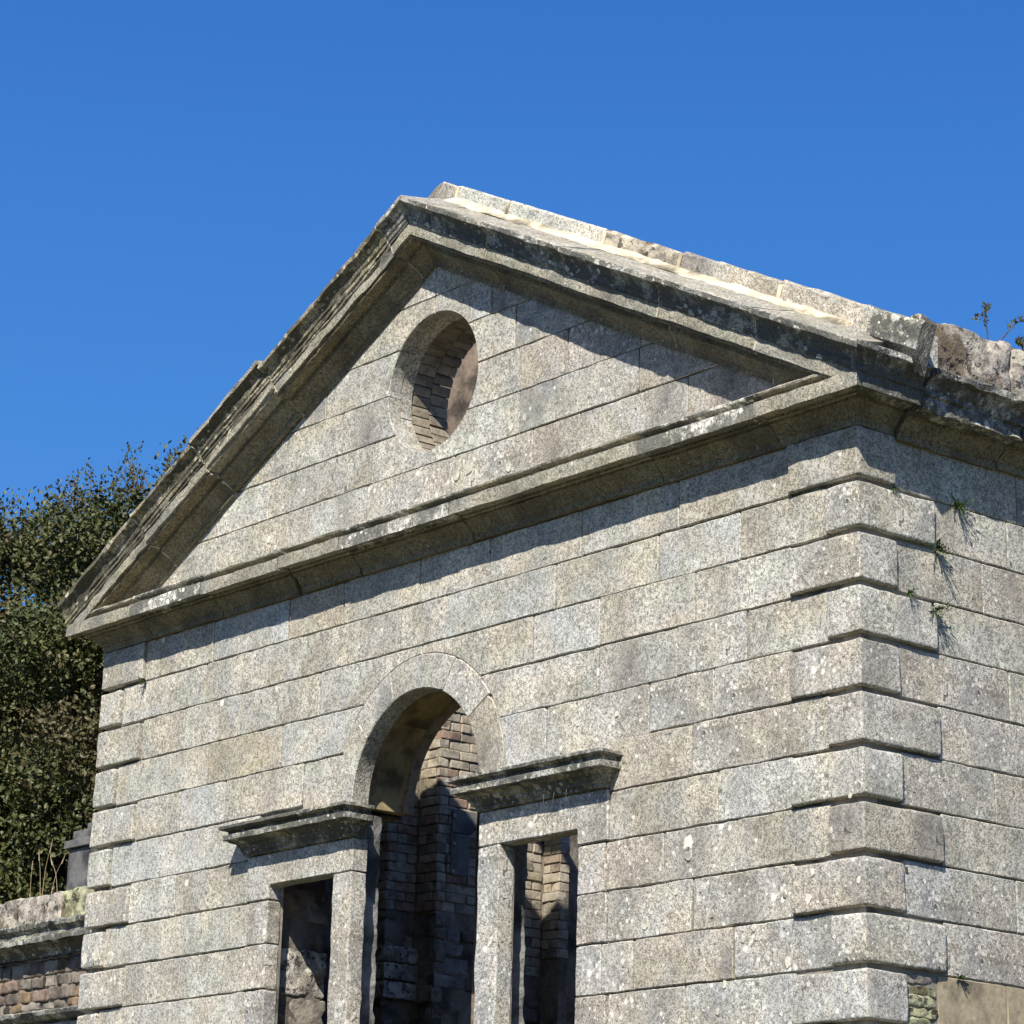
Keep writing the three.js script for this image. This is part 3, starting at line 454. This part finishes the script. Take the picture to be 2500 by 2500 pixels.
// ------------------------------------------------------------------ brickwork inside the shell
function brickFace(parent, axis, c, a0, a1, y0, y1, o = {}) { // axis 'z': face at z=c spanning x; axis 'x': face at x=c spanning z
  const h = .083, n = Math.round((y1 - y0) / h);
  for (let j = 0; j < n; j++) {
    const yb = y0 + j * h, odd = j % 2; let s = a0; const L = a1 - a0; let first = odd ? .11 : .225;
    while (s < a1 - .02) {
      let e = Math.min(a1, s + first); if (a1 - e < .05) e = a1; first = R() < .3 ? .11 : .225;
      const pr = rr(-.012, .008), m = pick(o.m), g = .0055; let geo;
      const yA = yb + g * .7, yB = yb + h - g * .7 + rr(-.003, .003);
      if (axis === 'z') geo = boxGeo(s + g, e - g + (e === a1 ? (o.end || 0) : 0), yA, yB, c - .10, c + pr, .010, .006, .07); else geo = boxGeo(c - .10, c + pr, yA, yB, s + g, e - g + (e === a1 ? (o.end || 0) : 0), .010, .006, .07);
      mesh('brick', geo, m, parent); s = e;
    }
  }
}
const bm = [M.brickPale, M.brickBuff, M.brickGrey, M.brickPale, M.brickGrey, M.brickBuff, M.brickGrey, M.brickBrown, M.brickBuff, M.brickRed], bp = [M.brickPale, M.brickBuff, M.brickPale, M.brickPale, M.brickBuff, M.brickGrey, M.brickBrown];
function rubbleFace(parent, axis, c, a0, a1, y0, y1, mats) { let y = y0; while (y < y1 - .03) { const h = Math.min(y1 - y, rr(.09, .2)); let s = a0; while (s < a1 - .02) { let e = Math.min(a1, s + rr(.14, .36)); if (a1 - e < .09) e = a1; const pr = rr(-.03, .012), b = axis === 'z' ? boxGeo(s + .008, e - .008, y + .008, y + h - .008, c - .12, c + pr, .02, .008, .07) : boxGeo(c - .12, c + pr, y + .008, y + h - .008, s + .008, e - .008, .02, .008, .07); mesh('rubble_stone', bulge(b, .008, 12, (R() * 999) | 0), pick(mats), parent); s = e; } y += h; } }
{
  const p = top(grp('brick_pier'), 'stepped brick pier with weathered courses seen inside through the central arched opening', 'brick pier');
  const core = (x0, x1, z0, z1, y1) => mesh('mortar_core', boxGeo(x0, x1, GY, y1, z0, z1, .01, .002, .6), M.mortarDark, p);
  core(.33, .675, -2.9, -2.545, .62); core(.33, .955, -3.5, -2.865, .55);
  const yB = -2.05;
  brickFace(p, 'z', -2.53, .36, .69, yB, .55, { m: bm }); brickFace(p, 'x', .69, -2.85, -2.54, yB, .55, { m: bm }); brickFace(p, 'z', -2.85, .69, .97, yB, .5, { m: bm }); brickFace(p, 'x', .97, -3.3, -2.86, yB, .5, { m: bm });
  const rm = [M.rubble, M.wingB, M.rubble, M.rubbleGrey]; rubbleFace(p, 'z', -2.53, .36, .69, -3.6, yB, rm); rubbleFace(p, 'x', .69, -2.85, -2.54, -3.6, yB, rm); rubbleFace(p, 'z', -2.85, .69, .97, -3.6, yB, rm); rubbleFace(p, 'x', .97, -3.4, -2.86, -3.6, yB, rm);
  for (const [y0, y1, z0] of [[-2.64, -2.5, -2.93], [-2.8, -2.655, -2.9], [-2.49, -2.36, -2.86]]) mesh('dressed_stone', bulge(boxGeo(.6, .74, y0, y1, z0, -2.5, .015, .006, .06), .006, 11, 4), M.rubblePale, p);
  const q = top(grp('brick_pier'), 'pale sunlit brick pier seen inside through the right side window', 'brick pier');
  mesh('mortar_core', boxGeo(.33, .955, GY, -.4, -4.2, -3.52, .01, .002, .6), M.mortarDark, q); mesh('mortar_core', boxGeo(.33, 1.19, GY, -.6, -4.18, -4.065, .01, .002, .6), M.mortarDark, q);
  brickFace(q, 'x', .97, -4.05, -3.6, -2.5, -.5, { m: [M.brickBuff, M.brickPale, M.brickGrey] }); brickFace(q, 'z', -4.05, .97, 1.2, -2.35, -.5, { m: bp }); brickFace(q, 'x', 1.2, -4.18, -4.06, -2.35, -.5, { m: bp });
  rubbleFace(q, 'x', .97, -4.05, -3.6, -3.6, -2.5, [M.wingB, M.rubble]); rubbleFace(q, 'z', -4.09, .97, 1.16, -3.6, -2.9, [M.wingB, M.rubble]);
  // slab panel on the pier
  const s = top(grp('wall_panel'), 'dark grey slab panel fixed to the shaded brick pier with pale clips', 'panel');
  const X = .985, pan = pts => { const g = polyGeo(pts, X, .05, .004, .001, true); return g; };
  mesh('panel_sheet', pan([[2.99, -1.36], [3.22, -1.36], [3.275, -1.30], [3.275, -1.16], [3.0, -1.16]]), M.slate, s); mesh('panel_sheet', pan([[2.99, -1.73], [3.16, -1.73], [3.20, -1.69], [3.20, -1.366], [2.99, -1.366]]), M.slate, s);
  for (const y of [-1.22, -1.46, -1.7]) mesh('clip', boxGeo(X - .01, X + .014, y - .014, y + .014, -3.03, -3.005, .004, .001, .03), M.newStone, s);
}

// ------------------------------------------------------------------ lower wing wall on the left
{
  const w = top(grp('wing_wall'), 'low rubble wing wall with mossy stone parapet and cornice left of the building', 'wall'), Z = -1.2, x0 = -9, x1 = -.01;
  mesh('wall_core', boxGeo(x0, x1, GY, -1.78, Z - .5, Z - .03, .02, .01, .6), M.mortarDark, w);
  const xs = [x0, -7.6, -6.2, -4.9, -3.75, -2.45, -1.2, x1];
  for (let k = 0; k < xs.length - 1; k++) {
    const L = xs[k + 1] - xs[k];
    mesh('parapet_stone', bulge(boxGeo(xs[k] + .004, xs[k + 1] - .004, -2.03, -1.735 + rr(-.008, .006), Z - .35, Z + .02, .03, .01, .06), .006, 11, k), k % 2 ? M.mossy : M.parapet, w);
    const P = [[-.1, -2.31, 0], [.02, -2.31], [.03, -2.275], [.09, -2.235], [.1, -2.225], [.17, -2.222], [.175, -2.213], [.2, -2.213], [.2, -2.168], [.19, -2.162], [.165, -2.15], [.16, -2.11], [.2, -2.085], [.215, -2.05], [.21, -2.035], [-.1, -2.02, 0]];
    mesh('cornice_stone', mouldGeo(P, (t, o, u) => [mix(xs[k] + .004, xs[k + 1] - .004, t), u, Z + o], L, .008, .06), M.dark, w);
    const S = [[-.1, -2.9, 0], [.03, -2.89], [.09, -2.85], [.1, -2.82], [.06, -2.80], [-.1, -2.79, 0]]; mesh('string_course', mouldGeo(S, (t, o, u) => [mix(xs[k] + .004, xs[k + 1] - .004, t), u, Z + o], L, .006, .06), M.dark, w);
  }
  let y = -2.79; while (y < -2.33) { const h = Math.min(-2.315 - y, rr(.06, .14)); let s = -4.6; while (s < -1.4) { const e = s + rr(.1, .32); mesh('rubble_stone', bulge(boxGeo(s + .006, e - .006, y + .006, y + h - .006, Z - .12, Z + rr(-.02, .012), .02, .01, .06), .012, 14, (R() * 999) | 0), pick([M.wingA, M.wingB, M.wingC, M.wingB, M.wingD]), w); s = e; } y += h; }
  for (let r = 0; r < 6; r++) { const yb = -3.24 - r * .33; for (let k = 0; k < 6; k++) mesh('ashlar_block', polyGeo(rect(-7.5 + k * 1.25, -6.26 + k * 1.25, yb, yb + .32), Z, .1, .006, .003), pick(lichy), w); }
  const c = top(grp('chimney'), 'dark grey stepped chimney stack rising behind the mossy parapet', 'chimney'), zc = -2.5;
  mesh('stack', boxGeo(-4.62, -3.7, GY, -.955, zc - .6, zc, .012, .003, .2), M.slate, c); mesh('cap_band', boxGeo(-4.66, -3.66, -.95, -.87, zc - .64, zc + .04, .01, .003, .2), M.slate, c); mesh('cap', boxGeo(-4.60, -3.72, -.865, -.765, zc - .58, zc - .02, .012, .004, .2), M.slate, c); mesh('pot_base', boxGeo(-4.40, -3.85, -.762, -.70, zc - .5, zc - .06, .015, .004, .2), M.slate, c);
}

// ------------------------------------------------------------------ trees
const leafMats = [[.062, .070, .015], [.050, .064, .014], [.078, .078, .018], [.074, .062, .020]].map(c => new THREE.MeshStandardMaterial({ color: new THREE.Color().setRGB(...c), roughness: .58, side: THREE.DoubleSide }));
const bark = mat(TR, .24, .22, .19, .02), twigM = mat(TR, .20, .18, .155, .01);
function sprigGeo(seed, n, len, leaf) { // a twig with small oval leaves
  const q = rngOf(seed), P = [], N = [], U = []; const put = (a, b, c) => { P.push(...a, ...b, ...c); for (let i = 0; i < 6; i++) U.push(0); };
  for (let i = 0; i < n; i++) {
    const t = (i + .6) / n, o = new THREE.Vector3((q() - .5) * len * .5, t * len, (q() - .5) * len * .5), d = new THREE.Vector3(q() - .5, q() * .8 - .15, q() - .5).normalize(), s = new THREE.Vector3(q() - .5, q() - .5, q() - .5).cross(d).normalize(), up = new THREE.Vector3().crossVectors(d, s), l = leaf * mix(.7, 1.25, q()), w = l * .3;
    const at = (a, b, c) => o.clone().addScaledVector(d, a * l).addScaledVector(s, b * w).addScaledVector(up, c * l).toArray();
    const A = at(0, 0, 0), T = at(1, 0, -.12), L1 = at(.35, 1, .08), R1 = at(.35, -1, .08), L2 = at(.72, .8, .03), R2 = at(.72, -.8, .03), C = at(.5, 0, 0);
    put(A, R1, C); put(R1, R2, C); put(R2, T, C); put(T, L2, C); put(L2, L1, C); put(L1, A, C);
  }
  const g = new THREE.BufferGeometry(); g.setAttribute('position', new THREE.Float32BufferAttribute(P, 3)); g.setAttribute('uv', new THREE.Float32BufferAttribute(U, 2)); g.computeVertexNormals(); return g;
}
function tube(pts, r0, r1, rad = 6) { const c = new THREE.CatmullRomCurve3(pts.map(p => new THREE.Vector3(...p))), n = pts.length * 4, g = new THREE.TubeGeometry(c, n, 1, rad, false), p = g.attributes.position, nn = g.attributes.normal; for (let i = 0; i < p.count; i++) { const t = Math.floor(i / (rad + 1)) / n, r = mix(r0, r1, t); p.setXYZ(i, p.getX(i) + nn.getX(i) * (r - 1), p.getY(i) + nn.getY(i) * (r - 1), p.getZ(i) + nn.getZ(i) * (r - 1)); } return g; }
const sprigs = [sprigGeo(1, 13, .34, .078), sprigGeo(2, 12, .30, .082), sprigGeo(3, 14, .36, .072)];
function tree(label, cx, cy, cz, rx, ry, rz, clumps, per, seed, topShoots) {
  const q = rngOf(seed), t = top(grp('evergreen_tree'), label, 'tree', 'trees behind the left of the building'); t.position.set(cx, GY, cz);
  mesh('trunk', tube([[0, 0, 0], [.15, 3, .1], [-.1, 6, 0], [.2, cy - GY + 1, .1], [0, cy - GY + ry * .7, 0]], .5, .08, 9), bark, t);
  const cl = [];
  for (let i = 0; i < clumps; i++) { const u = q() * 2 - 1, a = q() * 2 * Math.PI, s = Math.sqrt(1 - u * u), rad = Math.pow(mix(.12, 1, q()), .42); cl.push([s * Math.cos(a) * rx * rad, cy - GY + u * ry * rad, s * Math.sin(a) * rz * rad, mix(.55, 1.15, q()), rad]); }
  for (let i = 0; i < 26; i++) { const c = cl[Math.floor(q() * cl.length)]; mesh('branch', tube([[0, Math.max(2.2, c[1] - 3.2), 0], [c[0] * .45, c[1] - 1.4, c[2] * .45], [c[0] * .8, c[1] - .4, c[2] * .8], [c[0], c[1], c[2]]], .11, .015, 5), bark, t); }
  const X = leafMats.map(() => []), e = new THREE.Euler(), m = new THREE.Matrix4(), qu = new THREE.Quaternion(), sc = new THREE.Vector3(), ps = new THREE.Vector3();
  const tw = [];
  for (const c of cl) {
    const k = Math.floor(q() * leafMats.length), nn = Math.floor(per * c[3] * c[3]);
    for (let i = 0; i < nn; i++) {
      const u = q() * 2 - 1, a = q() * 2 * Math.PI, s = Math.sqrt(1 - u * u), r = c[3] * Math.pow(q(), .45), y = u * .72;
      ps.set(c[0] + s * Math.cos(a) * r, c[1] + y * r, c[2] + s * Math.sin(a) * r); e.set((q() - .5) * 2.2, q() * 6.28, (q() - .5) * 2.2); qu.setFromEuler(e); const z = mix(.75, 1.25, q()); sc.set(z, z, z);
      X[q() < .75 ? k : Math.floor(q() * leafMats.length)].push(m.compose(ps, qu, sc).clone());
    }
    if (q() < .35) { const d = new THREE.Vector3(c[0] / rx, (c[1] - cy + GY) / ry + .25, c[2] / rz).normalize(), L = c[3] * mix(.8, 1.3, q()); tw.push(tube([[c[0] - d.x * .6, c[1] - d.y * .6 - .2, c[2] - d.z * .6], [c[0] + d.x * L * .4, c[1] + d.y * L * .4, c[2] + d.z * L * .4], [c[0] + d.x * L + (q() - .5) * .4, c[1] + d.y * L, c[2] + d.z * L + (q() - .5) * .4]], .014, .005, 4)); }
  }
  for (let i = 0; i < topShoots; i++) { // leading shoots that break the outline
    const a = q() * 6.283, s = Math.sqrt(q()), u = Math.sqrt(Math.max(0, 1 - s * s)), bx = s * Math.cos(a) * rx, bz = s * Math.sin(a) * rz, by = cy - GY + u * ry, L = mix(.2, .6, q()), lx = (q() - .5) * .5, lz = (q() - .5) * .5;
    tw.push(tube([[bx, by - .5, bz], [bx + lx * .4, by + L * .5, bz + lz * .4], [bx + lx, by + L, bz + lz]], .016, .004, 4));
    for (let k = 0; k < 34 * L; k++) { const f = q(); const sp = .05 + .28 * (1 - f); ps.set(bx + lx * f + (q() - .5) * sp * 2, by - .3 + (L + .25) * f, bz + lz * f + (q() - .5) * sp * 2); e.set((q() - .5) * 1.6, q() * 6.28, (q() - .5) * 1.6); qu.setFromEuler(e); const z = mix(.55, .9, q()); sc.set(z, z, z); X[3 - Math.floor(q() * 2)].push(m.compose(ps, qu, sc).clone()); }
  }
  mesh('twig', mergeGeometries(tw), twigM, t);
  X.forEach((L, k) => { const im = new THREE.InstancedMesh(sprigs[k % 3], leafMats[k], L.length); L.forEach((mm, i) => im.setMatrixAt(i, mm)); im.name = 'crown'; im.castShadow = im.receiveShadow = true; im.userData.kind = 'stuff'; t.add(im); });
}
tree('large dark evergreen tree rising behind the left end of the pediment', -16.2, .55, -11.5, 7.2, 6.9, 5.0, 600, 215, 21, 60);
tree('smaller shaded evergreen tree at the far left edge behind the parapet', -25.5, -1.5, -14, 3.6, 5.2, 3.2, 90, 80, 22, 30);

// ------------------------------------------------------------------ weeds, grass, sprigs
const greenM = [[.075, .13, .028], [.10, .15, .035], [.06, .10, .025]].map(c => new THREE.MeshStandardMaterial({ color: new THREE.Color().setRGB(...c), roughness: .6, side: THREE.DoubleSide })), strawM = new THREE.MeshStandardMaterial({ color: new THREE.Color().setRGB(.42, .33, .20), roughness: .8, side: THREE.DoubleSide });
function bladeGeo(p, d, L, w, droop) { // one narrow leaf that bends down
  const P = [], n = 5, s = new THREE.Vector3(d[2], 0, -d[0]); if (s.lengthSq() < 1e-4) s.set(1, 0, 0); s.normalize(); const pt = t => new THREE.Vector3(p[0] + d[0] * L * t, p[1] + d[1] * L * t - droop * L * t * t, p[2] + d[2] * L * t), U = [];
  for (let i = 0; i < n; i++) { const a = pt(i / n), b = pt((i + 1) / n), wa = w * (1 - i / n), wb = w * (1 - (i + 1) / n), A = a.clone().addScaledVector(s, wa), B2 = a.clone().addScaledVector(s, -wa), C = b.clone().addScaledVector(s, wb), D = b.clone().addScaledVector(s, -wb); P.push(...A.toArray(), ...B2.toArray(), ...D.toArray(), ...A.toArray(), ...D.toArray(), ...C.toArray()); for (let k = 0; k < 12; k++) U.push(0); }
  const g = new THREE.BufferGeometry(); g.setAttribute('position', new THREE.Float32BufferAttribute(P, 3)); g.setAttribute('uv', new THREE.Float32BufferAttribute(U, 2)); g.computeVertexNormals(); return g;
}
function weed(label, x, y, z, nx, nz, n, L, seed, m) {
  const q = rngOf(seed), o = top(grp('wall_weed'), label, 'weed', 'weeds rooted in the masonry joints'); o.position.set(x, y, z); const G = [[], []];
  for (let i = 0; i < n; i++) { const a = (q() - .5) * 2.4, c = Math.cos(a), s = Math.sin(a), d = [nx * c - nz * s, q() * 1.1 - .25, nz * c + nx * s]; const l = L * mix(.5, 1.2, q()); G[i % 2].push(bladeGeo([0, 0, 0], d, l, .005 + .004 * q(), .5 + q() * .6)); for (let k = 1; k < 4; k++) { const t = k / 4; G[i % 2].push(bladeGeo([d[0] * l * t, d[1] * l * t - .6 * l * t * t, d[2] * l * t], [d[0] + (q() - .5) * 1.4, d[1] + q() * .5, d[2] + (q() - .5) * 1.4], l * .3, .007, .4)); } }
  G.forEach((g, k) => mesh('frond', mergeGeometries(g), greenM[(k + m) % 3], o));
}
weed('green weed below the shaded top course of the side wall', W, -.462, -.91, 1, 0, 16, .12, 1, 0);
weed('bright green grassy weed at the end of the second quoin', W + .01, -.79, -.70, 1, 0, 18, .12, 2, 1);
weed('tiny weed on top of the fourth quoin of the side wall', W + .02, -1.135, -.42, 1, 0, 10, .07, 3, 0);
weed('ragged dark weed hanging in the damaged fourth course of the side wall', W + .005, -1.2, -.66, 1, 0, 18, .11, 4, 2);
weed('small tuft in the dark joint beside the topmost quoin', W + .01, -.466, -.31, 1, 0, 8, .05, 5, 2);
weed('small yellow green weed on the top left quoin of the front', .62, -.47, .005, 0, 1, 12, .09, 6, 1);
weed('small moss tuft at the crack over the ivy coloured rubble patch', W, -3.43, -.8, 1, 0, 9, .06, 7, 2);
function sprigPlant(label, x, y, z, pts, seed) {
  const q = rngOf(seed), o = top(grp('parapet_plant'), label, 'plant', 'plants growing on the side parapet'); o.position.set(x, y, z);
  mesh('stem', tube(pts, .006, .003, 5), bark, o); const c = new THREE.CatmullRomCurve3(pts.map(p => new THREE.Vector3(...p))), G = [];
  for (let i = 0; i < 16; i++) { const p = c.getPoint(mix(.35, 1, i / 15)), s = sprigGeo(seed * 50 + i, 4, .045, .026); s.translate(p.x + (q() - .5) * .03, p.y - .015, p.z + (q() - .5) * .03); G.push(s); }
  mesh('leaves', mergeGeometries(G), leafMats[2], o);
}
sprigPlant('upright leafy sprig on the side parapet, left of the leaning one', W - .15, .79, -1.44, [[0, 0, 0], [0, .12, -.005], [0, .2, .02], [.01, .27, .0], [0, .17, .11]], 31);
sprigPlant('leaning leafy sprig on the side parapet reaching the picture edge', W - .15, .79, -1.50, [[0, 0, 0], [.02, .12, -.1], [.03, .24, -.22], [.03, .3, -.36], [.03, .36, -.5]], 32);
sprigPlant('low creeping sprig on the side parapet near the picture edge', W - .12, .78, -1.76, [[0, 0, 0], [.02, .07, .02], [.02, .1, .06], [.02, .09, -.05]], 33);
[[-3.24, .34, .03, .01], [-3.05, .42, -.02, .02], [-3.02, .5, .1, 0], [-2.86, .36, .12, -.02], [-2.74, .34, -.1, .02]].forEach(([x, h, l, k], i) => { const o = top(grp('grass_stalk'), ['short upright', 'middle upright', 'tallest leaning', 'curved', 'rightmost nodding'][i] + ' dry grass stalk on the mossy wing parapet', 'grass stalk', 'dry stalks on the parapet'); o.position.set(x, -1.74, -1.3); mesh('stem', tube([[0, 0, 0], [l * .3, h * .6, k], [l, h, k * 2]], .003, .0015, 5), strawM, o); const s = tube([[l * .8, h * .84, k * 1.7], [l, h, k * 2], [l * 1.15, h * 1.1, k * 2]], .006, .002, 5); mesh('seed_head', s, strawM, o); });
{ const o = top(grp('grass_tuft'), 'few dry grass blades under the right window cornice', 'grass', null); o.position.set(6.0, -2.09, .1); const q = rngOf(9), G = []; for (let i = 0; i < 6; i++) G.push(bladeGeo([(i - 3) * .06, .01, 0], [(q() - .5) * 1.5, -.1 - q() * .5, .35], .12 + .06 * q(), .0022, .6)); mesh('blade', mergeGeometries(G), bark, o); }

renderer.render(scene, camera);
